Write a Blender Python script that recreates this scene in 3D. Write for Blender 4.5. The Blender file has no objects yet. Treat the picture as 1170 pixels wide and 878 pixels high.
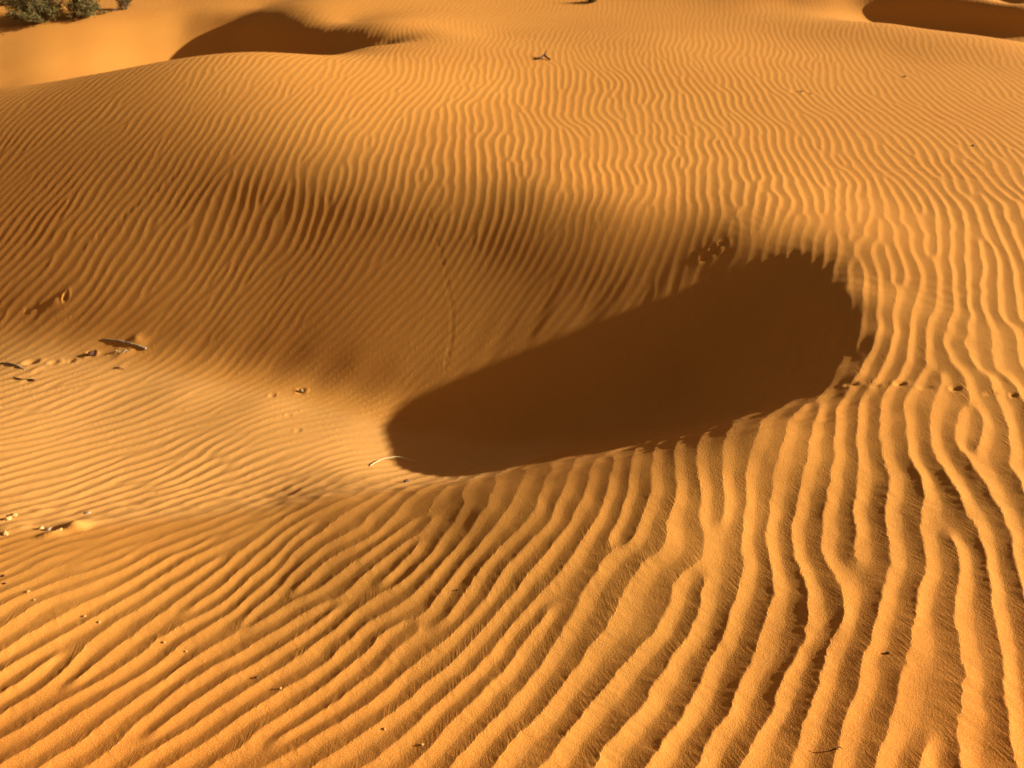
import bpy, bmesh, math, random
import numpy as np

# ------------------------------------------------------------------ set-up
RIPPLES = True
FINE = True
SAND_PALE_LIT, VIGNETTE_RED = (.86, .48, .165, 1), (.74, .235, .025, 1)
SAND_A, SAND_B, SAND_C, STREAK = (.74, .32, .056, 1), (.72, .285, .046, 1), (.79, .385, .090, 1), .0019
GL_SCALE, GL_STEPS, RIP_H = 4, 24, .055
scene = bpy.context.scene
col = scene.collection
rng = np.random.default_rng(11)

# ------------------------------------------------------------------ camera
CAM_H, FPX, PITCH = 1.70, 1000.0, math.radians(33.4)
PW, PH = 1170.0, 878.0
cp, sp = math.cos(PITCH), math.sin(PITCH)

def ray(px, py):
    r = (np.asarray(px, float) - PW / 2) / FPX
    u = -(np.asarray(py, float) - PH / 2) / FPX
    return r, cp + u * sp, -sp + u * cp

def at_z(px, py, z):
    """where the sight line through a photo pixel meets height z"""
    dx, dy, dz = ray(px, py)
    t = (z - CAM_H) / dz
    return t * dx, t * dy

# ------------------------------------------------------------------ big shape of the sand: survey points (pixel x, pixel y, height)
SURVEY = [
 # plateau beyond the pit
 (450,150,.0),(600,185,.0),(700,150,.0),(780,215,.0),(900,150,.0),(1100,150,.0),(1000,230,.0),(1160,230,.0),(600,100,.0),(900,90,.0),(1100,90,-.0),
 (750,50,.02),(600,66,.03),(400,62,.03),(900,45,.0),(560,40,-.03),
 (1080,310,.01),(1160,330,.0),(1100,420,.03),(1160,480,.02),
 (780,250,-.02),(700,236,-.02),(620,220,-.02),(700,205,.0),(850,268,-.01),(940,287,-.002),(962,332,-.010),(984,378,-.006),(1000,325,-.002),(1022,375,.0),(1000,425,.0),(1040,340,.0),(1045,400,.005),
 # brow, near side, right to left
 (968,424,-.006),(914,464,-.008),(965,455,.0),(930,485,.0),(865,494,.0),(790,517,-.04),(720,530,-.08),(650,540,-.13),(560,552,-.21),(480,561,-.30),(520,542,-.53),(560,540,-.44),(500,547,-.50),(650,527,-.24),(720,517,-.17),
 # pit bottom and near inner slope
 (510,495,-.625),(580,512,-.60),(650,510,-0.48),(730,498,-0.38),(800,485,-0.29),(880,460,-0.16),(880,340,-.15),(880,385,-.20),(930,350,-.08),(930,400,-.12),(880,425,-.21),
 (480,525,-.635),(440,512,-.635),
 # sunlit floor rising towards the near dune
 (0,430,-.72),(100,440,-.69),(200,450,-.66),(300,462,-.64),(400,482,-.635),(0,500,-.60),(100,480,-.65),(100,530,-.57),(200,490,-.63),(200,535,-.56),
 (300,495,-.61),(300,535,-.55),(400,505,-.62),(400,540,-.52),(0,570,-.46),(100,580,-.45),(200,575,-.46),(300,570,-.46),
 # foot of the near dune
 (0,620,-.33),(120,606,-.35),(250,592,-.36),(380,572,-.335),
 # near dune
 (0,690,-.20),(150,680,-.22),(300,665,-.20),(450,650,-.13),(600,640,-.06),(750,620,-.02),(600,585,-.10),(500,600,-.165),(540,575,-.16),(700,570,-.06),(880,580,-.03),(1000,540,.0),(1150,580,.03),
 (0,790,-.10),(200,780,-.09),(400,770,-.06),(600,750,-.03),(800,720,.0),(1000,700,.05),(1160,700,.06),
 (0,880,.03),(200,880,.04),(400,880,.07),(600,880,.09),(800,880,.11),(1000,880,.13),(1170,880,.13),
 # crest in front of the second hollow, ground behind it
 (0,101,-.13),(50,95,-.10),(100,87,-.06),(150,80,-.03),(200,74,-.01),(250,70,.0),(300,67,.0),(360,65,.0),(420,54,.0),(480,43,.01),
 (300,8,-.09),(400,25,-.03),(500,25,.0),(100,6,-.13),(0,10,-.15),(200,4,-.12),
 # far dune, top right
 (800,4,.0),(850,11,.0),(920,16,.0),(900,0,.04),(950,2,.04),(1000,-12,.12),(900,-14,.12),(1170,-14,.2),(1050,-8,.11),(1100,-6,.105),(1160,0,.105),(1160,6,.10),
 (975,24,.0),(1020,28,.0),(1060,34,.0),(1110,40,.0),(1165,48,.0),(1020,62,.0),(1120,78,.0),
]
# the far wall of the pit is one even slope: pixels on it, all on the plane below
WALL = []
for px in range(-120, 800, 48):
    top = np.interp(px, [0, 300, 600, 780, 900], [128, 170, 240, 286, 325]); foot = np.interp(px, [-120, 0, 100, 200, 300, 400, 480, 570, 640, 720, 900], [368, 380, 395, 411, 430, 455, 470, 483, 472, 456, 425])
    for t in np.linspace(.12, .97, 8):
        if px > 560 and t < .3:
            continue
        WALL.append((px, float(top + (foot - top) * t)))
WALL_N, WALL_P = (.48, .877), (.50, 4.25)
def on_wall(px, py):
    dx, dy, dz = ray(px, py)
    k = math.tan(math.radians(25.5 + 1.3 * float(sstep(50, 350, px)) + 1.5 * float(sstep(380, 620, px))))
    # CAM_H + t*dz = k*(n.(t*d - p))
    t = (-k * (WALL_N[0] * WALL_P[0] + WALL_N[1] * WALL_P[1]) - CAM_H) / (dz - k * (WALL_N[0] * dx + WALL_N[1] * dy))
    return t * dx, t * dy, CAM_H + t * dz
EXTRA = [(-3,0,.05),(3,0,.2),(0,-3,.3),(-6,-2,.0),(6,-2,.2),(-5.5,3,-.35),(-7.5,5,-.3),(6,3,.05),(7,7,.0),(8.5,10,.1),(-8,8,-.1),(-9,11,.05),
         (0,12,.05),(-4,12,.0),(4,13,.3),(8,14,.4),(0,16,.3),(-7,16,.2),
         (-2.2,7.75,-.34),(-2.2,8.3,-.45),(-3.0,8.3,-.5),(-3.8,8.0,-.42),(-4.6,7.5,-.36),(-1.7,8.05,-.22),(5.2,9.6,.1),(6.2,9.2,.1),(5.6,10.4,.12),(7,10,.12),(5.0,10.8,.12),(4,10.2,.12)]

def sstep(a, b, x):
    t = np.clip((x - a) / (b - a), 0, 1)
    return t * t * (3 - 2 * t)

sx, sy, sz = [], [], []
for px, py, z in SURVEY:
    a, b = at_z(px, py, z)
    sx.append(float(a)); sy.append(float(b)); sz.append(z)
# slopes seen nearly edge-on, column by column: rim y and height, lowest visible y, steepness
HOLLOW = ([0, 40, 100, 165, 215, 265, 325, 378, 420, 450], [29, 28, 24, 18, 16, 20, 36, 42, 43, 43], [-.17, -.16, -.15, -.14, -.14, -.14, -.12, -.08, -.04, -.02],
          [99, 94, 85, 77, 72, 68, 64, 58, 51, 47], [.2, .2, .25, .34, .39, .43, .5, .55, .55, .55])
WEDGE = ([1000, 1020, 1065, 1110, 1165, 1230], [5, 4, 2, 6, 12, 17], [.03, .05, .09, .095, .10, .10], [14, 16, 21, 25, 31, 38], [.8, .8, .8, .8, .8, .8])
for tab, step in ((HOLLOW, 26), (WEDGE, 18)):
    for px in np.arange(tab[0][0], tab[0][-1] + 1, step):
        ry_, rz, ly, tn = (float(np.interp(px, tab[0], c)) for c in tab[1:])
        ax, ay = (float(v) for v in at_z(px, ry_, rz))
        rr_ = math.hypot(ax, ay)
        for t in (0, .33, .66, 1.0):
            dx, dy, dz = (float(v) for v in ray(px, ry_ + (ly - ry_) * t))
            hz = math.hypot(dx, dy); g = -dz / hz
            r_ = (CAM_H - rz + tn * rr_) / (g + tn)
            sx.append(dx / hz * r_); sy.append(dy / hz * r_); sz.append(CAM_H - g * r_)
for px, py in WALL:
    a, b, z = on_wall(px, py)
    sx.append(float(a)); sy.append(float(b)); sz.append(float(z))
for a, b, z in EXTRA:
    sx.append(a); sy.append(b); sz.append(z)
sx, sy, sz = map(np.array, (sx, sy, sz))

def tps(r2):
    return .5 * r2 * np.log(r2 + 1e-9)

def fit_tps(x, y, z, lam=4e-3, far=6.2):
    n = len(x)
    A = np.zeros((n + 3, n + 3))
    A[:n, :n] = tps((x[:, None] - x) ** 2 + (y[:, None] - y) ** 2) + np.diag(np.where(y > far, 3e-4, lam))
    P = np.stack([np.ones(n), x, y], 1)
    A[:n, n:] = P; A[n:, :n] = P.T
    w = np.linalg.solve(A, np.concatenate([z, np.zeros(3)]))
    return w

W = fit_tps(sx, sy, sz)

GX0, GY0, GD = -14.0, -4.0, .04
GNX, GNY = 701, 551          # x -14..14, y -4..18
gx = GX0 + GD * np.arange(GNX); gy = GY0 + GD * np.arange(GNY)
macro = np.empty((GNY, GNX))
for j in range(GNY):
    r2 = (gx[:, None] - sx) ** 2 + (gy[j] - sy) ** 2
    macro[j] = tps(r2) @ W[:-3] + W[-3] + W[-2] * gx + W[-1] * gy[j]
macro = np.clip(macro, -1.2, 1.6)

def fft_noise(ny, nx, scale, seed, aniso=1.0):
    """smooth periodic random field, unit deviation; scale in cells"""
    g = np.random.default_rng(seed).standard_normal((ny, nx))
    fy = np.fft.fftfreq(ny)[:, None]; fx = np.fft.rfftfreq(nx)[None]
    f = np.exp(-2 * (math.pi * scale) ** 2 * ((fx / aniso) ** 2 + fy ** 2) / 2)
    o = np.fft.irfft2(np.fft.rfft2(g) * f, s=(ny, nx))
    return (o - o.mean()) / o.std()

def bilin(F, x, y, x0, y0, d):
    ny, nx = F.shape
    u = np.clip((x - x0) / d, 0, nx - 1.001); v = np.clip((y - y0) / d, 0, ny - 1.001)
    i = u.astype(np.int32); j = v.astype(np.int32); a = u - i; b = v - j
    return (F[j, i] * (1 - a) + F[j, i + 1] * a) * (1 - b) + (F[j + 1, i] * (1 - a) + F[j + 1, i + 1] * a) * b

def bspline(F, x, y, x0, y0, d):
    ny, nx = F.shape
    u = np.clip((x - x0) / d, 1, nx - 3.001); v = np.clip((y - y0) / d, 1, ny - 3.001)
    i = u.astype(np.int32); j = v.astype(np.int32); a = u - i; b = v - j
    def w(t):
        return ((1 - t) ** 3 / 6, (3 * t ** 3 - 6 * t ** 2 + 4) / 6, (-3 * t ** 3 + 3 * t ** 2 + 3 * t + 1) / 6, t ** 3 / 6)
    wa, wb = w(a), w(b)
    out = np.zeros_like(u)
    for q in range(4):
        row = np.zeros_like(u)
        for p in range(4):
            row += wa[p] * F[j + q - 1, i + p - 1]
        out += wb[q] * row
    return out

def far_z(x, y):
    return (.55 * np.sin(x * .11 + 1.3 + .4 * np.sin(y * .07)) + .5 * np.sin(y * .13 + .6 * np.sin(x * .06) + .4)
            + .9 * np.sin(x * .031 + y * .024) + .25)

def ground(x, y):
    x = np.asarray(x, float); y = np.asarray(y, float)
    m = bspline(macro, x, y, GX0, GY0, GD)
    e = np.maximum(np.abs(x) - 9.5, np.maximum(y - 13.5, -2.5 - y))
    k = sstep(0, 4, e)
    return m * (1 - k) + far_z(x, y) * k

def hit(px, py):
    """where the sight line through a photo pixel meets the ground"""
    dx, dy, dz = ray(px, py)
    dx, dy, dz = np.broadcast_arrays(dx, dy, dz)
    t = np.full(dx.shape, .8)
    done = np.zeros(dx.shape, bool)
    for _ in range(700):
        f = CAM_H + t * dz - ground(t * dx, t * dy)
        done |= f < 0
        t = np.where(done, t, t + np.maximum(.02, .35 * f))
    lo, hi = t - 1.2, t
    lo = np.maximum(t - np.maximum(.05, .12 * t), .3)
    for _ in range(30):
        mid = .5 * (lo + hi)
        f = CAM_H + mid * dz - ground(mid * dx, mid * dy)
        lo = np.where(f > 0, mid, lo); hi = np.where(f > 0, hi, mid)
    return hi * dx, hi * dy

# ------------------------------------------------------------------ wind ripples
# survey of the ripple field: pixel x, y, direction of the crests (degrees, counter-clockwise from right), spacing in pixels across them, steepness
RIPS = [
 # near dune
 (100,850,30,25.1,1.40),(250,760,29,22.9,1.40),(450,830,38,31.6,1.40),(600,800,50,48.0,1.22),(750,820,60,73.2,1.22),(900,830,74,80.2,1.22),(1020,840,84,82.6,1.22),(1140,840,95,82.6,1.22),
 (330,840,33,27.4,1.40),(50,740,27,21.8,1.40),(200,650,27,18.5,1.40),(50,640,17,11.0,0.80),(400,620,28,17.0,1.00),(400,700,33,22.9,1.40),(560,680,40,27.0,1.22),(700,650,48,43.7,1.22),(600,580,48,22.0,0.50),(700,565,62,34.2,0.85),
 (865,497,85,34.0,0.30),(790,520,78,32.0,0.30),(720,533,66,28.0,0.30),(650,543,52,22.0,0.30),(560,553,36,18.0,0.35),
 (800,560,80,42.5,0.95),(800,700,65,61.4,1.04),(900,620,88,50.7,1.04),(1000,600,99,54.3,1.04),(1100,560,106,56.6,1.22),(1100,700,102,68.4,1.22),(1000,720,92,66.1,1.04),
 (490,560,20,14.0,0.80),(300,600,20,12.0,0.80),(120,620,12,11.0,0.70),
 (500,557,24,16,.15),(600,550,44,20,.2),(430,567,22,15,.3),(545,556,34,17,.2),
 # sunlit floor
 (150,480,14,10.8,1.28),(380,490,8,7.7,1.12),(250,540,20,11.7,1.28),(50,540,18,10.8,1.28),(50,460,20,9.9,1.12),(440,520,15,8.1,0.96),(200,430,25,9.0,0.80),
 (500,510,5,8.1,0.64),
 # far wall
 (50,350,50,9.9,.62),(150,300,67,10.6,.62),(250,250,65,10.6,.62),(60,200,52,7.6,.62),(100,130,58,7.6,.7),(350,180,66,9.9,.55),(300,360,60,9.1,.58),(450,300,54,8.4,.55),(400,130,76,10.6,.75),
 (180,380,48,8.4,.6),(550,330,52,8.4,.45),(450,400,50,8.4,.5),(620,350,50,9.1,.3),(650,270,55,9.9,.28),(560,180,94,12.9,.8),(560,230,66,11.4,.5),(350,420,48,7.6,.45),
 (750,270,55,10.6,.22),(830,285,60,12.2,.22),
 # slip face and near inner slope: almost smooth
 (700,400,40,14,.0),(850,380,40,16,.0),(925,380,60,20,.1),(600,480,20,14,.05),(760,480,8,12,.3),(650,515,6,10,.35),(860,470,15,14,.3),(620,420,45,13,.1),(800,330,50,15,.1),(870,322,80,20,.2),
 # plateau
 (700,200,108,12.2,.85),(800,225,99,15.2,.95),(900,230,98,15.2,.95),(1000,200,130,9.9,.8),(1100,150,142,6.8,.65),(900,120,124,8.4,.65),(700,100,104,9.9,.65),(600,110,92,11.4,.7),(500,85,85,8.4,.6),
 (300,105,74,7.6,.6),(200,100,66,6.8,.5),(1000,80,128,6.1,.55),(850,55,105,6.8,.6),(650,55,104,6.1,.5),(1100,60,128,5.3,.5),(700,25,96,4.2,.4),(450,50,90,4.9,.45),(950,40,112,5.3,.5),
 (60,60,60,6.8,.0),(150,60,60,6.8,.0),(230,50,60,6.1,.0),(320,45,60,6.1,.15),(60,20,60,6.1,.1),(200,8,80,6.1,.2),(1080,20,100,5.3,.3),
 # right
 (1050,320,114,23,1.0),(1120,260,130,17,.9),(1100,400,116,32,1.0),(1000,470,102,33,1.0),(1150,460,113,33,1.0),(960,290,102,21,.95),(1040,400,108,28,1.0),(920,500,96,32,.95),
 (1150,330,124,22,.95),(985,345,104,22,.35),(930,302,100,17,.18),(885,284,95,15,.14),(1015,345,106,24,.95),(1022,390,108,28,1.0),(990,430,100,30,.95),(960,470,96,31,.9),
]
RX0, RY0, RD = -10.0, 0.0, .025
RNX, RNY = 800, 540
rx = RX0 + RD * np.arange(RNX); ry = RY0 + RD * np.arange(RNY)

def warp(x, y):
    q = np.maximum(y, 0) + 1.2
    return x / q, 1.5 * np.log(q)

R = np.array(RIPS, float)
e = 3.0
xa, ya = hit(R[:, 0] - e, R[:, 1]); xb, yb_ = hit(R[:, 0] + e, R[:, 1])
xc, yc = hit(R[:, 0], R[:, 1] - e); xd, yd = hit(R[:, 0], R[:, 1] + e)
J11, J21 = (xb - xa) / (2 * e), (yb_ - ya) / (2 * e)
J12, J22 = (xd - xc) / (2 * e), (yd - yc) / (2 * e)
th = np.radians(R[:, 2]); g1, g2 = np.sin(th) / R[:, 3], np.cos(th) / R[:, 3]
det = J11 * J22 - J12 * J21
Kx, Ky = (J22 * g1 - J21 * g2) / det, (-J12 * g1 + J11 * g2) / det
mag = np.hypot(Kx, Ky)
px_, py_ = hit(R[:, 0], R[:, 1])
mag = np.clip(mag, 5.5, 26)
ang = np.arctan2(Ky, Kx)
cu, cv = warp(px_, py_)

gu, gv = warp(*np.meshgrid(rx, ry))
cen = np.zeros((7,) + gu.shape)
wsum = 0
for q in range(len(R)):
    d2 = (gu - cu[q]) ** 2 + (gv - cv[q]) ** 2
    wq = 1 / (d2 + .004) ** 2
    wsum = wsum + wq
    for c, val in enumerate((np.log(mag[q]), ang[q], R[q, 4])):
        cen[c] += wq * val
lm, an, amp = cen[0] / wsum, cen[1] / wsum, cen[2] / wsum
lm = lm + .05 * fft_noise(RNY, RNX, 22, 5)
an = an + .10 * fft_noise(RNY, RNX, 16, 6)
kx, ky = np.exp(lm) * np.cos(an), np.exp(lm) * np.sin(an)

def poisson(vx, vy):
    """scalar field (in units of v times metres) whose gradient is closest to (vx, vy)"""
    fx = .5 * (vx[:, 1:] + vx[:, :-1]) * RD; fy = .5 * (vy[1:] + vy[:-1]) * RD
    b = np.zeros_like(vx)
    b[:, :-1] += fx; b[:, 1:] -= fx; b[:-1] += fy; b[1:] -= fy
    B = np.block([[b, b[:, ::-1]], [b[::-1], b[::-1, ::-1]]])
    ny, nx = B.shape
    ex = 2 * np.cos(2 * np.pi * np.fft.rfftfreq(nx)) - 2; ey = 2 * np.cos(2 * np.pi * np.fft.fftfreq(ny)) - 2
    den = ey[:, None] + ex[None]; den[0, 0] = 1
    F = np.fft.rfft2(B) / den; F[0, 0] = 0
    return np.fft.irfft2(F, s=B.shape)[:vx.shape[0], :vx.shape[1]], fx, fy

# forks read off the photo: pixel x, y, +1 where a crest more lies on the near side of the fork, -1 where it lies on the far side
FORKS = [(820,617,1),(690,757,-1),(917,664,-1),(1083,738,1),(1004,553,-1),(1138,524,1),(518,785,-1),(472,695,1),(388,660,-1),(328,706,-1),(238,713,-1),(279,721,-1),
         (132,779,-1),(167,846,-1),(335,842,-1),(60,702,1),(110,672,-1),(205,655,-1),(585,600,-1),(655,572,1),(990,470,-1),(1060,455,1)]
fk = np.array(FORKS, float)
vx0, vy0 = hit(fk[:, 0], fk[:, 1])
MX, MY = np.meshgrid(rx, ry)
qx = np.zeros_like(kx); qy = np.zeros_like(kx); A0 = np.ones(kx.shape, complex)
for q in range(len(fk)):
    ddx, ddy = MX - vx0[q], MY - vy0[q]
    r2 = ddx ** 2 + ddy ** 2 + .015 ** 2
    qx += -fk[q, 2] * ddy / r2 / (2 * np.pi); qy += fk[q, 2] * ddx / r2 / (2 * np.pi)
    zz = ddx + 1j * fk[q, 2] * ddy
    A0 *= zz / np.sqrt(np.abs(zz) ** 2 + .03 ** 2)
phi, fx, fy = poisson(kx - qx, ky - qy)
_, fx, fy = poisson(kx, ky)
# forks and dead ends: relax a complex envelope towards the surveyed wave vectors
dx_ = 2 * np.pi * (fx - np.diff(phi, axis=1)); dy_ = 2 * np.pi * (fy - np.diff(phi, axis=0))
Lx, Ly = np.exp(-1j * dx_), np.exp(-1j * dy_)
nz = fft_noise(RNY, RNX, GL_SCALE, 21) + 1j * fft_noise(RNY, RNX, GL_SCALE, 22)
far_ = sstep(1.9, 3.0, MY) + .0
Aenv = A0 * (1 - far_) + A0 * far_ * .1 + nz * (.42 + .58 * far_)
Aenv = Aenv / np.maximum(1, np.abs(Aenv))
for it in range(GL_STEPS):
    lap = np.zeros_like(Aenv)
    lap[:, :-1] += Aenv[:, 1:] * Lx - Aenv[:, :-1]
    lap[:, 1:] += Aenv[:, :-1] * np.conj(Lx) - Aenv[:, 1:]
    lap[:-1] += Aenv[1:] * Ly - Aenv[:-1]
    lap[1:] += Aenv[:-1] * np.conj(Ly) - Aenv[1:]
    Aenv = Aenv + .2 * lap + .3 * Aenv * (1 - np.abs(Aenv) ** 2)
# coordinate along the crests, in metres
scr, _, _ = poisson(-np.sin(an), np.cos(an))
phi = phi + .10 * fft_noise(RNY, RNX, 7, 8) + .055 * fft_noise(RNY, RNX, 3.5, 9)

NZ1 = fft_noise(512, 512, 1.1, 31)
NZ2 = fft_noise(512, 512, 5, 32)

def tile(F, u, v):
    u = np.mod(u, 511.0); v = np.mod(v, 511.0)
    i = u.astype(np.int32); j = v.astype(np.int32); a = u - i; b = v - j
    i2 = (i + 1) % 512; j2 = (j + 1) % 512
    return (F[j, i] * (1 - a) + F[j, i2] * a) * (1 - b) + (F[j2, i] * (1 - a) + F[j2, i2] * a) * b

def ripple(x, y):
    """height of the ripples, and the coordinates the fine streaks follow"""
    ar = bspline(Aenv.real, x, y, RX0, RY0, RD); ai = bspline(Aenv.imag, x, y, RX0, RY0, RD)
    psi = bspline(phi, x, y, RX0, RY0, RD) + np.arctan2(ai, ar) / (2 * np.pi)
    lam = np.exp(-bilin(lm, x, y, RX0, RY0, RD))
    am = np.clip(bilin(amp, x, y, RX0, RY0, RD), 0, 2) * np.clip(np.hypot(ar, ai) * 1.7, 0, 1)
    e = np.maximum(np.abs(x) - 9.0, np.maximum(y - 12.5, .05 - y))
    am = am * (1 - sstep(0, .8, e))
    s_ = bilin(scr, x, y, RX0, RY0, RD); t_ = bilin(phi, x, y, RX0, RY0, RD) * .12
    # frayed crests
    psi = psi + (.016 * tile(NZ1, s_ / .0045 + t_ / .02, t_ / .02) + .03 * tile(NZ1, s_ / .022, t_ / .05 + 200)) * sstep(8, 4, y)
    f = psi - np.floor(psi)                   # 0 on a crest, growing towards the sun side
    k = sstep(1.9, 3.6, y)
    a = .45 - .10 * k; p = 1.55 - .05 * k     # far ripples: short steep sun side, long gentle lee
    w = np.where(f < a, -.5 * (1 - f / a), .5 * (f - a) / (1 - a))
    prof = np.abs(2 * w) ** p
    amn = 1 + .09 * tile(NZ2, x / .03, y / .03)
    h = RIP_H * am * amn * lam * (prof - 1 / (p + 1)) + (.0005 * tile(NZ2, x / .008 + 90, y / .008) + .0006 * tile(NZ2, x / .021 + 20, y / .021 + 60)) * sstep(3.0, 2.4, y)
    # thin oblique ripples between the large ones on the plateau
    k2 = np.clip(tile(NZ2, x / .05 + 300, y / .05) - .2, 0, 1) * sstep(.4, 1.6, x) * sstep(2.7, 3.3, y) * sstep(8.5, 6, y)
    f2 = (x * .55 + y * .83) / .062 + .45 * tile(NZ2, x / .016, y / .016 + 500)
    h = h + .0016 * k2 * (np.abs(2 * (f2 - np.floor(f2)) - 1) ** 1.5 - .4) * (1 - sstep(0, .8, e))
    lee = np.clip(2 * w, 0, 1) * np.clip(am, 0, 1)     # 1 on the crest, side away from the sun
    return h, s_, t_, lee

# ------------------------------------------------------------------ tracks, dents and mounds pressed into the sand: pixel x, y, depth, size along, size across (m)
PRINTS = [(973,439,.007,.026,.011),(999,441,.004,.022,.010),(1028,438.5,.006,.022,.012),(1058,443,.004,.028,.009),(1092,444,.006,.020,.012),(1132,450.5,.004,.026,.010),(1158,452,.005,.014,.009),
          (806,294,.006,.026,.018),(816,286,.007,.024,.018),(826,278,.006,.024,.016),
          (344,447,.008,.022,.016),(311,452,.006,.018,.014),(341,492,.005,.016,.012),(330,474,.004,.014,.012),
          (80,412,.008,.03,.016),(62,414,.009,.03,.018),(72,413,.007,.02,.016),(104,405,.016,.026,.020),(36,414,.010,.04,.03),
          (910,105,.010,.05,.02),(922,107,.008,.03,.02),(75,339,.013,.016,.026),(40,352,.004,.025,.015),(32,355,.003,.025,.015)]
MOUNDS = [(62,347,.007,.032),(86,604,.022,.032),(96,598,.014,.030),(60,612,.012,.026),(140,404,.005,.04),(155,391,.007,.035),(40,424,.005,.04),(15,604,.008,.04)]
TRACK = []
for pts, nn in (([(488,236),(500,275),(511,320),(517,360),(516,390),(508,420)], 44), ([(205,198),(150,240),(94,284)], 30), ([(640,240),(690,262),(740,262)], 16)):
    q = np.array(pts, float); u = np.linspace(0, len(q) - 1, nn)
    for i, t in enumerate(u):
        TRACK.append((np.interp(t, range(len(q)), q[:, 0]) + (1.2 if i % 2 else -1.2), np.interp(t, range(len(q)), q[:, 1]), .0010, .011, .009))
PR = np.array(PRINTS + TRACK); MO = np.array(MOUNDS)
prx, pry = hit(PR[:, 0], PR[:, 1]); mox, moy = hit(MO[:, 0], MO[:, 1])

def marks(x, y):
    h = np.zeros(x.shape)
    def near(cx, cy, r):
        jj = slice(max(np.searchsorted(y[:, 0], cy - r) - 1, 0), np.searchsorted(y[:, 0], cy + r) + 1)
        return jj
    for (px, py, d, a, b), cx, cy in zip(PR, prx, pry):
        jj = near(cx, cy, .16)
        X, Y_ = x[jj] - cx, y[jj] - cy
        r = np.sqrt((X / a) ** 2 + (Y_ / b) ** 2)
        h[jj] += -d * np.exp(-(r * 1.1) ** 4) + .25 * d * np.exp(-((r - 1.35) / .4) ** 2)
    for (px, py, d, a), cx, cy in zip(MO, mox, moy):
        jj = near(cx, cy, .2)
        X, Y_ = x[jj] - cx, y[jj] - cy
        r = np.hypot(X / 1.4, Y_) / a
        h[jj] += d * np.exp(-r ** 2) * (1 + .25 * tile(NZ2, x[jj] / .004, y[jj] / .004))
    # lumpy wind-scoured strip where the sunlit floor meets the near dune
    fx_, fy_ = hit(np.array([60., 240., 400.]), np.array([585., 570., 562.]))
    for cx, cy in zip(fx_, fy_):
        k = np.exp(-(((x - cx) / .32) ** 2 + ((y - cy) / .16) ** 2))
        h += .0016 * k * (tile(NZ2, x / .011 + y / .012, y / .005 + 100) + .6 * tile(NZ2, x / .005, y / .003 + 300))
    # thin streaks where the wind combs the near lip, and where sand has run down the shaded wall
    k = sstep(2.24, 2.36, y) * sstep(3.05, 2.8, y) * sstep(-.5, -.1, x) * sstep(1.5, 1.0, x)
    h += .0016 * k * (tile(NZ2, x / .05, (y - .12 * x) / .0026) + .6 * tile(NZ2, x / .02 + 99, (y - .2 * x) / .0016))
    k = sstep(-.6, .1, x) * sstep(1.7, 1.2, x) * sstep(2.9, 3.2, y) * sstep(3.95, 3.6, y)
    al, ac = .48 * x + .877 * y, .877 * x - .48 * y
    h += .0007 * k * tile(NZ2, ac / .007, al / .06 + 40)
    return h

def surf(px, py):
    """ground point under a photo pixel, ripples and marks included"""
    x, y = hit(np.array([float(px)]), np.array([float(py)]))
    z = ground(x, y) + ripple(x, y)[0]
    return float(x[0]), float(y[0]), float(z[0])

# ------------------------------------------------------------------ sand mesh
NC, NR = (1500, 1150) if FINE else (700, 560)
uc = np.linspace(-1, 1, NC)
ue = 1 + np.cumsum(np.geomspace(.01, 22, 40))
U = np.concatenate([-ue[::-1], uc, ue])
ys = [.25]
while ys[-1] < 13.0:
    ys.append(ys[-1] + np.clip(.0011 * (ys[-1] ** 2 + 2.9), .0035, .017) * (1150 / NR))
yf = ys[-1] + np.cumsum(np.geomspace(.03, 45, 70))
yb = .25 - np.cumsum(np.geomspace(.02, 40, 45))
Y = np.concatenate([yb[::-1], np.array(ys), yf])
print('rows', len(ys), 'cols', NC)
YY = np.repeat(Y[:, None], len(U), 1)
XX = U[None] * (1.6 + .72 * np.clip(YY, 0, 40))
ZZ = ground(XX, YY)
RH, RS, RT, RL = ripple(XX, YY)
ZZ = ZZ + RH + marks(XX, YY)

nr, nc = YY.shape
co = np.stack([XX, YY, ZZ], -1).reshape(-1, 3).astype(np.float32)
idx = np.arange(nr * nc, dtype=np.int32).reshape(nr, nc)
quads = np.stack([idx[:-1, :-1], idx[:-1, 1:], idx[1:, 1:], idx[1:, :-1]], -1).reshape(-1, 4)
me = bpy.data.meshes.new('sand')
me.vertices.add(len(co)); me.vertices.foreach_set('co', co.ravel())
me.loops.add(quads.size); me.loops.foreach_set('vertex_index', quads.ravel())
me.polygons.add(len(quads)); me.polygons.foreach_set('loop_start', np.arange(0, quads.size, 4, dtype=np.int32))
me.polygons.foreach_set('use_smooth', np.ones(len(quads), bool))
me.update(calc_edges=True)
at_ = me.attributes.new('streak', 'FLOAT_VECTOR', 'POINT')
at_.data.foreach_set('vector', np.stack([RS, RT, RL], -1).reshape(-1, 3).astype(np.float32).ravel())
# paler, finer sand on the pit floor, its colour also lightened for skylight and bounce, between the foot of the wall and the near dune
lx, ly = hit(np.array([-60., 0, 120, 250, 380, 480, 560, 620]), np.array([622., 620, 608, 594, 574, 561, 548, 525]))
P = .49 * (WALL_N[0] * (XX - WALL_P[0]) + WALL_N[1] * (YY - WALL_P[1]))
G0 = ground(XX, YY)
pale = sstep(.0, .09, G0 - P) * sstep(.0, .14, YY - np.interp(XX, lx, ly)) * sstep(.35, .0, XX + .0) * sstep(-5.5, -4, XX) * sstep(5.2, 4.2, YY)
at2 = me.attributes.new('pale_lit_sand', 'FLOAT', 'POINT'); at2.data.foreach_set('value', pale.astype(np.float32).ravel())
sand = bpy.data.objects.new('sand', me); col.objects.link(sand)
sand['kind'] = 'structure'

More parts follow.
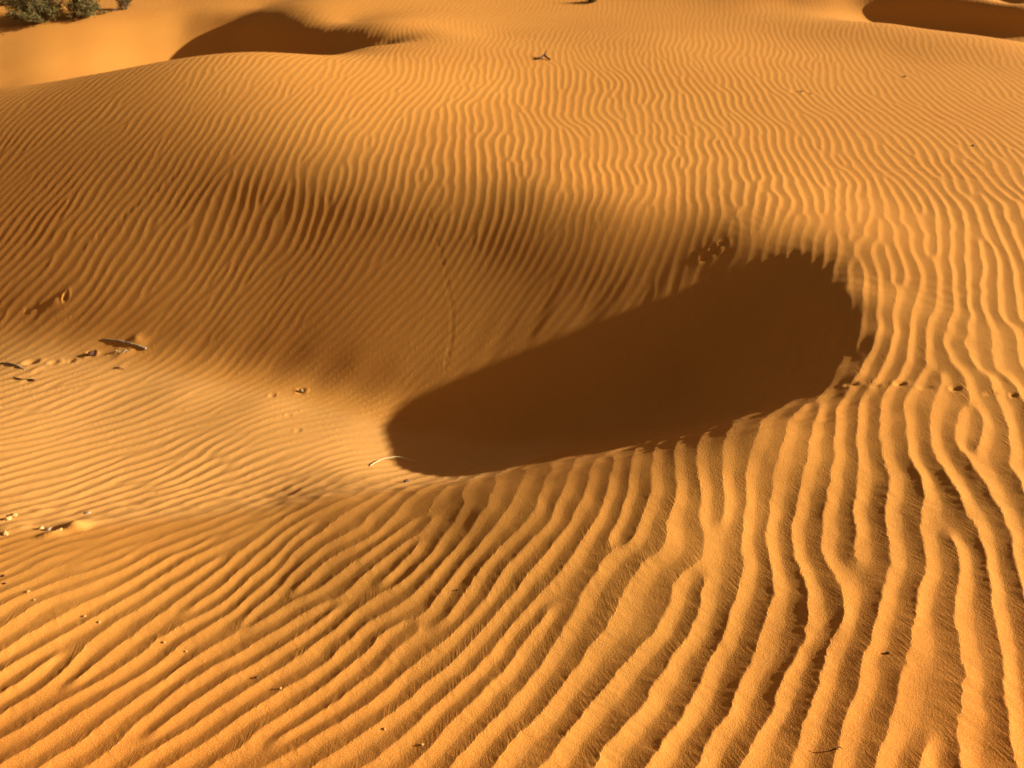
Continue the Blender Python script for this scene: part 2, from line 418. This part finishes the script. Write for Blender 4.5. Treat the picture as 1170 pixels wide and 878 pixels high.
class NT:
    """small helper around a material's node tree"""
    def __init__(self, name):
        self.m = bpy.data.materials.new(name); self.m.use_nodes = True
        self.t = self.m.node_tree; self.bsdf = self.t.nodes['Principled BSDF']
        self.bsdf.inputs['Roughness'].default_value = .95
        self.bsdf.inputs['Specular IOR Level'].default_value = .15
    def n(self, kind, **kw):
        o = self.t.nodes.new(kind)
        for k, v in kw.items():
            setattr(o, k, v)
        return o
    def l(self, a, b):
        self.t.links.new(a, b)
    def val(self, sock, v):
        if hasattr(v, 'links'):
            self.l(v, sock)
        else:
            sock.default_value = v
    def math(self, op, a, b=0.0, c=0.0):
        o = self.n('ShaderNodeMath', operation=op)
        for i, v in enumerate((a, b, c)):
            self.val(o.inputs[i], v)
        return o.outputs[0]
    def noise(self, vec, scale, detail=2.0, rough=.5):
        o = self.n('ShaderNodeTexNoise')
        self.l(vec, o.inputs['Vector']); o.inputs['Scale'].default_value = scale
        o.inputs['Detail'].default_value = detail; o.inputs['Roughness'].default_value = rough
        return o.outputs[0]
    def ramp(self, fac, lo, hi):
        o = self.n('ShaderNodeMapRange'); self.l(fac, o.inputs[0])
        o.inputs[1].default_value = lo; o.inputs[2].default_value = hi
        return o.outputs[0]
    def mix(self, fac, a, b):
        o = self.n('ShaderNodeMix', data_type='RGBA')
        self.val(o.inputs[0], fac); self.val(o.inputs[6], a); self.val(o.inputs[7], b)
        return o.outputs[2]
    def bump(self, h, dist, normal=None):
        o = self.n('ShaderNodeBump'); self.l(h, o.inputs['Height']); o.inputs['Distance'].default_value = dist
        o.inputs['Strength'].default_value = 1
        if normal is not None:
            self.l(normal, o.inputs['Normal'])
        return o.outputs[0]

n = NT('sand')
geo = n.n('ShaderNodeNewGeometry').outputs['Position']
grain = n.noise(geo, 420, 1)
grain2 = n.noise(geo, 170, 2)
patch = n.noise(geo, 1.3, 3)
c = n.mix(n.ramp(patch, .35, .65), SAND_A, SAND_B)
def blot(cx, cy, rx_, ry_):
    """soft patch of vignette tint painted into the sand colour round a spot on the ground"""
    o = n.n('ShaderNodeVectorMath', operation='MULTIPLY_ADD'); n.l(geo, o.inputs[0])
    o.inputs[1].default_value = (1 / rx_, 1 / ry_, 0); o.inputs[2].default_value = (-cx / rx_, -cy / ry_, 0)
    q = n.n('ShaderNodeVectorMath', operation='LENGTH'); n.l(o.outputs[0], q.inputs[0])
    d = n.math('ADD', q.outputs['Value'], n.math('MULTIPLY', n.math('SUBTRACT', patch, .5), .8))
    return n.ramp(d, 1.0, .35)
pale = n.n('ShaderNodeAttribute', attribute_name='pale_lit_sand').outputs['Fac']
c = n.mix(n.math('MULTIPLY', pale, n.math('ADD', .45, n.math('MULTIPLY', patch, .5))), c, SAND_PALE_LIT)
c = n.mix(n.math('MULTIPLY', blot(-1.1, .75, 1.6, 1.0), .95), c, VIGNETTE_RED)  # vignetting of the near corners, painted into the sand as a redder tone
c = n.mix(n.math('MULTIPLY', blot(1.35, .8, 1.15, 1.0), .95), c, VIGNETTE_RED)
c = n.mix(n.ramp(grain, .35, .7), c, SAND_C)
c = n.mix(n.math('MULTIPLY', n.ramp(n.noise(geo, 760, 1), .56, .72), .55), c, (.40, .15, .025, 1))
n.l(c, n.bsdf.inputs['Base Color'])
at = n.n('ShaderNodeAttribute', attribute_name='streak')
sep = n.n('ShaderNodeSeparateXYZ'); n.l(at.outputs['Vector'], sep.inputs[0])
ss, tt, ll = sep.outputs
cmb = n.n('ShaderNodeCombineXYZ')
n.l(n.math('MULTIPLY', n.math('ADD', ss, n.math('MULTIPLY', tt, .9)), 95), cmb.inputs[0])
n.l(n.math('MULTIPLY', tt, 13), cmb.inputs[1])
st = n.noise(cmb.outputs[0], 1.0, 1.5)
mask = n.math('MULTIPLY', n.ramp(ll, .05, .75), n.ramp(n.noise(geo, 9, 1), .3, .65))
h = n.math('MULTIPLY', n.math('MULTIPLY', st, mask), STREAK)
h = n.math('ADD', h, n.math('MULTIPLY', grain, .0009))
h = n.math('ADD', h, n.math('MULTIPLY', grain2, .0009))
n.l(n.bump(h, 1.0), n.bsdf.inputs['Normal'])
me.materials.append(n.m)

# ------------------------------------------------------------------ shrubs, sticks, pebbles
from mathutils import Vector, noise as mnoise

def simple(name, c1, c2, scale, rough=.9, bump=.0):
    k = NT(name)
    tc = k.n('ShaderNodeTexCoord').outputs['Object']
    v = k.noise(tc, scale, 4, .6)
    k.l(k.mix(k.ramp(v, .3, .7), c1, c2), k.bsdf.inputs['Base Color'])
    k.bsdf.inputs['Roughness'].default_value = rough
    if bump:
        k.l(k.bump(v, bump), k.bsdf.inputs['Normal'])
    return k.m

M_LEAF = simple('shrub_leaves', (.085, .08, .028, 1), (.25, .21, .075, 1), 14, .7)
M_BARK = simple('shrub_bark', (.10, .06, .035, 1), (.20, .13, .08, 1), 60)
M_STICK = simple('weathered_stick', (.22, .155, .09, 1), (.55, .44, .29, 1), 120, .85, .001)
M_DARK = simple('dark_stick', (.07, .045, .03, 1), (.18, .12, .08, 1), 120, .85, .001)
M_STRAW = simple('dry_straw', (.62, .50, .26, 1), (.74, .62, .38, 1), 80, .6)
M_CRUST = simple('sand_crust', (.66, .36, .11, 1), (.80, .52, .22, 1), 90, .95, .003)
M_SHELL = simple('pale_pebble', (.50, .27, .085, 1), (.72, .42, .15, 1), 160, .8, .001)
M_PELLET = simple('dark_pellet', (.05, .025, .02, 1), (.12, .06, .04, 1), 160, .85, .001)

def mesh_obj(name, verts, faces, mat, parent=None, smooth=True):
    d = bpy.data.meshes.new(name); d.from_pydata(verts, [], faces); d.materials.append(mat)
    if smooth:
        d.polygons.foreach_set('use_smooth', np.ones(len(d.polygons), bool))
    d.update()
    o = bpy.data.objects.new(name, d); col.objects.link(o)
    o.parent = parent
    return o

def tag(o, label, cat, group=None):
    o['label'] = label; o['category'] = cat
    if group:
        o['group'] = group

def tube(V, F, path, radii, n=7, knob=0.0, seed=0):
    """tapering tube along a list of points, closed at both ends"""
    path = [Vector(p) for p in path]
    rr = random.Random(seed)
    start = len(V)
    side = None
    for i, p in enumerate(path):
        d = (path[min(i + 1, len(path) - 1)] - path[max(i - 1, 0)]).normalized()
        if side is None:
            side = d.orthogonal().normalized()
        side = (side - d * side.dot(d)).normalized()
        up = d.cross(side)
        for j in range(n):
            a = 2 * math.pi * j / n
            r = radii[i] * (1 + knob * rr.uniform(-1, 1))
            V.append(p + side * math.cos(a) * r + up * math.sin(a) * r)
        if i:
            for j in range(n):
                a, b = start + (i - 1) * n + j, start + (i - 1) * n + (j + 1) % n
                F.append((a, b, b + n, a + n))
    F.append(tuple(start + j for j in reversed(range(n))))
    e = start + (len(path) - 1) * n
    F.append(tuple(e + j for j in range(n)))

def smooth_path(pts, m=12):
    pts = [Vector(p) for p in pts]
    if len(pts) == 2:
        return [pts[0].lerp(pts[1], i / (m - 1)) for i in range(m)]
    out = []
    ext = [2 * pts[0] - pts[1]] + pts + [2 * pts[-1] - pts[-2]]
    for i in range(1, len(ext) - 2):
        a, b, c, d = ext[i - 1:i + 3]
        for k in range(m):
            t = k / m
            out.append(.5 * ((2 * b) + (c - a) * t + (2 * a - 5 * b + 4 * c - d) * t * t + (3 * b - a - 3 * c + d) * t ** 3))
    out.append(pts[-1])
    return out

def stick(name, label, cat, pix, lifts, r0, r1, mat, forks=(), knob=.12, seed=1, group=None):
    """a stick lying on the sand; pix are photo pixels of its bends, lifts its height over the sand there"""
    P = []
    for (px, py), l in zip(pix, lifts):
        x, y, z = surf(px, py)
        P.append(Vector((x, y, z + l)))
    base = P[len(P) // 2].copy(); base.z -= lifts[len(P) // 2]
    V, F = [], []
    path = smooth_path([p - base for p in P])
    mnum = len(path)
    rr = random.Random(seed)
    path = [p + Vector((rr.uniform(-1, 1), rr.uniform(-1, 1), rr.uniform(-1, 1))) * r0 * .25 for p in path]
    tube(V, F, path, [r0 + (r1 - r0) * i / (mnum - 1) for i in range(mnum)], 8, knob, seed)
    for t, dx, dy, dz, r in forks:
        p = path[int(t * (mnum - 1))]
        tube(V, F, [p, p + Vector((dx * .5, dy * .5, dz * .6)), p + Vector((dx, dy, dz))], [r, r * .8, r * .4], 6, knob, seed + 5)
    o = mesh_obj(name, V, F, mat)
    o.location = base
    tag(o, label, cat, group)
    return o

def stone(name, label, cat, px, py, sx_, sy_, sz_, mat, seed, sink=.3, group=None, rough=.25):
    b_ = bmesh.new(); bmesh.ops.create_icosphere(b_, subdivisions=3, radius=1)
    for v in b_.verts:
        q = 1 + rough * mnoise.noise(v.co * 1.6 + Vector((seed * 3.7, seed, 0))) + rough * .5 * mnoise.noise(v.co * 4 + Vector((0, seed * 2.1, 5)))
        v.co = Vector((v.co.x * sx_ * q, v.co.y * sy_ * q, v.co.z * sz_ * q))
    d = bpy.data.meshes.new(name); b_.to_mesh(d); b_.free(); d.materials.append(mat)
    d.polygons.foreach_set('use_smooth', np.ones(len(d.polygons), bool))
    o = bpy.data.objects.new(name, d); col.objects.link(o)
    x, y, z = surf(px, py)
    o.location = (x, y, z + sz_ * (1 - 2 * sink)); o.rotation_euler = (0, 0, seed * 1.3)
    tag(o, label, cat, group)
    return o

def shrub(label, px, py, w, h, nb, nl, seed, group, leaf=.024):
    rr = random.Random(seed)
    root = bpy.data.objects.new('desert_shrub', None); col.objects.link(root)
    root.location = surf(px, py)
    tag(root, label, 'shrub', group)
    V, F, tips = [], [], []
    for i in range(nb):
        a = rr.uniform(0, 2 * math.pi); e_ = rr.uniform(.1, 1.0) ** .7
        out = Vector((math.cos(a), math.sin(a), 0)) * w * .5 * e_
        top = out + Vector((0, 0, h * rr.uniform(.25, 1) * (1.08 - .9 * e_ ** 2)))
        mid = out * rr.uniform(.45, .7) + Vector((0, 0, top.z * rr.uniform(.2, .5)))
        st = Vector((rr.uniform(-1, 1), rr.uniform(-1, 1), 0)) * w * .04 - Vector((0, 0, .03))
        path = smooth_path([st, mid, top], 5)
        r = rr.uniform(.004, .008)
        tube(V, F, path, [r * (1 - .75 * k / (len(path) - 1)) for k in range(len(path))], 5, .1, i)
        for k in range(rr.randint(3, 5)):
            q = path[rr.randint(4, len(path) - 2)]
            d = Vector((rr.uniform(-1, 1), rr.uniform(-1, 1), rr.uniform(.0, 1.1))).normalized() * rr.uniform(.12, .28) * h
            tube(V, F, [q, q + d * .5 + Vector((0, 0, -.005)), q + d], [r * .45, r * .3, r * .15], 4, 0, k)
            tips.append((q, q + d))
        tips.append((mid, top)); tips.append((st.lerp(mid, .5), top))
    mesh_obj('branch', V, F, M_BARK, root)
    LV, LF = [], []
    for i in range(nl):
        a, b_ = rr.choice(tips)
        p = a.lerp(b_, rr.uniform(.15, 1.05)) + Vector((rr.gauss(0, 1), rr.gauss(0, 1), rr.gauss(0, 1))) * .012
        if p.z < .005:
            continue
        d = Vector((rr.uniform(-1, 1), rr.uniform(-1, 1), rr.uniform(-.3, 1.2))).normalized()
        s_ = d.orthogonal().normalized(); s_.rotate(__import__('mathutils').Quaternion(d, rr.uniform(0, 6.28)))
        L = leaf * rr.uniform(.6, 1.4); wd = L * .16
        bnd = s_.cross(d) * L * .12
        k = len(LV)
        LV += [p, p + d * L * .5 + s_ * wd + bnd, p + d * L, p + d * L * .5 - s_ * wd + bnd]
        LF.append((k, k + 1, k + 2, k + 3))
    mesh_obj('foliage', LV, LF, M_LEAF, root, False)
    return root

G_SHRUB = 'shrubs beyond the far hollow'
shrub('large grey-green desert shrub with dark base beyond the far hollow', 48, 23, .66, .50, 54, 9500, 3, G_SHRUB)
shrub('medium yellowish shrub close on the right of the largest shrub', 96, 19, .42, .42, 32, 4200, 4, G_SHRUB)
shrub('low sparse shrub at the far left edge, left of the largest shrub', 12, 6, .26, .22, 14, 1100, 8, G_SHRUB)
shrub('small thin olive tuft standing alone right of the two bigger shrubs', 144, 11, .17, .30, 14, 1000, 5, G_SHRUB, .02)
shrub('tiny dark green tuft at the far top edge above the plateau', 676, 3, .14, .12, 10, 500, 6, G_SHRUB, .02)

stick('twig', 'dark crooked twig lying below the small olive tuft', 'twig', [(127,14),(133,13),(138,11)], [.006, .02, .012], .007, .004, M_DARK, [(.5, .03, .02, .03, .004)], seed=2)
stick('stick', 'longest weathered stick, pale on top, lying across the pit wall foot', 'stick', [(117,388),(130,389.5),(146,393),(160,397),(167,399)], [-.002, .001, .004, .003, .001], .0058, .0075, M_STICK, [(.55, .012, -.03, -.012, .003), (.62, .02, -.02, -.014, .002)], seed=3)
stick('stick', 'curved weathered stick at the left edge, half buried in pale sand', 'stick', [(-14,417),(4,415.5),(14,417),(22,419.5),(28,423)], [.000, .003, .005, .003, -.003], .0045, .006, M_STICK, [(.9, .012, -.035, -.006, .0025)], seed=4)
stick('twig', 'thin dark twig just below the curved stick at the left edge', 'twig', [(16,433),(22,433.5),(28,434),(34,434.5),(40,435.5)], [.006, .005, -.003, .004, .005], .0035, .0045, M_DARK, seed=5)
stick('twig', 'short brown twig below the longest weathered stick', 'twig', [(131,420.5),(137,421.5),(142,422.5)], [.001, .005, .003], .0028, .002, M_DARK, seed=6)
stick('straw', 'pale curved straw lying beside the tip of the pit shadow', 'straw', [(423,533),(432,529),(442,526.5),(454,525.5),(466,527),(479,530)], [.004, .010, .014, .016, .013, .008], .0026, .0018, M_STRAW, knob=.03, seed=7)
stick('twig', 'dark forked twig lying alone on the far plateau', 'twig', [(612,68.5),(618,68),(622,66),(624,67.5),(629,69)], [.006, .012, .022, .016, .005], .009, .006, M_DARK, [(.5, .02, .03, .03, .005)], seed=8)
stick('twig', 'tiny forked twig in a trough at the bottom right', 'twig', [(948,858.5),(953,858),(958,857),(962,857.5)], [.001, .003, .006, .004], .0013, .0009, M_DARK, [(.6, .004, .008, .004, .0007)], seed=9)

# a few dry grass stems under the longest stick
V, F = [], []
rr = random.Random(5)
b0 = Vector(surf(141, 401))
for i in range(16):
    a = rr.uniform(-2.8, -.2); L = rr.uniform(.018, .045)
    s0 = Vector((rr.uniform(-.035, .035), rr.uniform(-.008, .008), -.003))
    tube(V, F, [s0, s0 + Vector((math.cos(a) * L * .5, math.sin(a) * L * .5, .012)), s0 + Vector((math.cos(a) * L, math.sin(a) * L, rr.uniform(.001, .012)))], [.0014, .0011, .0006], 5)
o = mesh_obj('grass_tuft', V, F, M_STRAW); o.location = b0
tag(o, 'sparse dry straw tuft under the longest weathered stick', 'grass tuft')

stone('pellet', 'dark round pellet in a dent left of the longest stick', 'pellet', 104, 405.5, .019, .014, .012, M_PELLET, 1, .25)
G_P = 'pellets and pebbles scattered on the near dune'
G_C = 'crust pieces at the foot of the near dune'
for px, py, a, b_, c_, lab, sd_ in [
    (87,602,.024,.016,.013,'largest crust clod, on the sand mound at the dune foot',2),
    (68,609,.015,.011,.009,'pale crust piece just left of the largest clod',3),
    (74,606.5,.009,.008,.007,'small crust piece wedged between the two largest clods',4),
    (56,606,.012,.009,.006,'flat brown crust chip left of the pale crust piece',5),
    (47,605,.010,.007,.006,'leftmost small crust chip of the row beside the mound',6),
    (16,589.5,.012,.009,.007,'upper pale crust piece near the left edge, under the sunlit floor',7),
    (10,594,.013,.009,.007,'rounded crust piece between the two others at the left edge',8),
    (6,611,.014,.010,.008,'lower crust piece at the left edge, beside dark grit',9),
    (100,587,.012,.007,.005,'thin dark crust flake above the largest clod',10)]:
    stone('crust_clod', lab, 'clod', px, py, a, b_, c_, M_CRUST if sd_ not in (5, 10) else M_STICK, sd_, .3, G_C, .45)
for px, py, r, lab, sd_, mt in [
    (3,658,.0075,'upper of two black pellets at the left edge of the near dune',11,M_PELLET),(5,667,.0065,'lower of two black pellets at the left edge of the near dune',12,M_PELLET),
    (32,677,.0075,'pale pebble just right of the two black pellets',13,M_SHELL),(39,686,.005,'smallest pale pebble, right below the one beside the black pellets',14,M_SHELL),
    (96,704,.0065,'pale pebble among broken ripples, upper left of a close pair',15,M_SHELL),(113,711,.0065,'pale pebble among broken ripples, lower right of a close pair',16,M_SHELL),
    (187,734,.0065,'yellowish pebble on a ripple right of the broken ripples',17,M_SHELL),(212,744,.0045,'tiny yellowish pebble lower right of another on the same ripple',18,M_SHELL),
    (293,774,.0055,'brown pebble, left of a pair low on the near dune',19,M_DARK),(320,787,.006,'pale pebble, right of a pair low on the near dune',20,M_SHELL),
    (439,833,.0055,'pale pebble on the bottom ripples, left of two',21,M_SHELL),(482,851,.0055,'pale pebble on the bottom ripples, right of two',22,M_SHELL),
    (522,674,.004,'tiny dark pellet alone in mid near dune',23,M_PELLET),(1015,746,.006,'brown pebble in a trough at the lower right',24,M_DARK)]:
    stone('pebble', lab, 'pebble', px, py, r * .78, r * .66, r * .5, mt, sd_, .42, G_P, .3)
stone('pebble', 'brown pebble on the sunlit floor left of the shadow tip', 'pebble', 344, 447, .012, .009, .008, M_STICK, 31, .3)
stone('pebble', 'orange brown pebble below the pale curved straw', 'pebble', 464, 551, .011, .008, .007, M_DARK, 32, .3)
stone('pebble', 'brown pebble on the far right of the plateau', 'pebble', 1112, 167, .009, .008, .006, M_STICK, 33, .2)
stone('pebble', 'flat brown pebble high on the right plateau', 'pebble', 1034, 88, .015, .010, .006, M_STICK, 34, .2)
stone('pebble', 'brown pebble in a small track near the top of the plateau', 'pebble', 915, 105, .011, .008, .005, M_STICK, 35, .2)

# ------------------------------------------------------------------ camera, light
cd = bpy.data.cameras.new('camera'); cam = bpy.data.objects.new('camera', cd); col.objects.link(cam)
cd.sensor_width = 36; cd.lens = FPX / PW * 36
cd.clip_start = .02; cd.clip_end = 3000
cam.location = (0, 0, CAM_H); cam.rotation_euler = (math.pi / 2 - PITCH, 0, 0)
cd.dof.use_dof = True; cd.dof.focus_distance = 1.9; cd.dof.aperture_fstop = 7
scene.camera = cam

SKY_TINT = (.78, .42, .21, 1)
SUN_EL, SUN_AZ = math.radians(17.6), math.radians(3.4)     # azimuth from +x (right) towards +y (away)
sd = bpy.data.lights.new('sun', 'SUN'); sun = bpy.data.objects.new('sun', sd); col.objects.link(sun)
sd.energy = 5; sd.angle = math.radians(.6); sd.color = (1, .885, .69)
S = Vector((math.cos(SUN_EL) * math.cos(SUN_AZ), math.cos(SUN_EL) * math.sin(SUN_AZ), math.sin(SUN_EL)))
sun.rotation_euler = S.to_track_quat('Z', 'Y').to_euler()
w = bpy.data.worlds.new('World'); scene.world = w; w.use_nodes = True
nt = w.node_tree
sk = nt.nodes.new('ShaderNodeTexSky'); sk.sky_type = 'NISHITA'; sk.sun_disc = False
sk.sun_elevation = SUN_EL; sk.sun_rotation = math.pi / 2 - SUN_AZ
sk.air_density = 1; sk.dust_density = 2; sk.ozone_density = 1
wb = nt.nodes.new('ShaderNodeMix'); wb.data_type = 'RGBA'; wb.blend_type = 'MULTIPLY'   # warm white balance, on the sky as on the sun
wb.inputs[0].default_value = 1; wb.inputs[7].default_value = SKY_TINT
nt.links.new(sk.outputs[0], wb.inputs[6]); nt.links.new(wb.outputs[2], nt.nodes['Background'].inputs[0])
nt.nodes['Background'].inputs[1].default_value = .066
vs = scene.view_settings
vs.view_transform = 'Standard'; vs.look = 'None'; vs.gamma = 1; vs.exposure = .76; vs.use_curve_mapping = False
scene.cycles.max_bounces = 6; scene.cycles.diffuse_bounces = 4
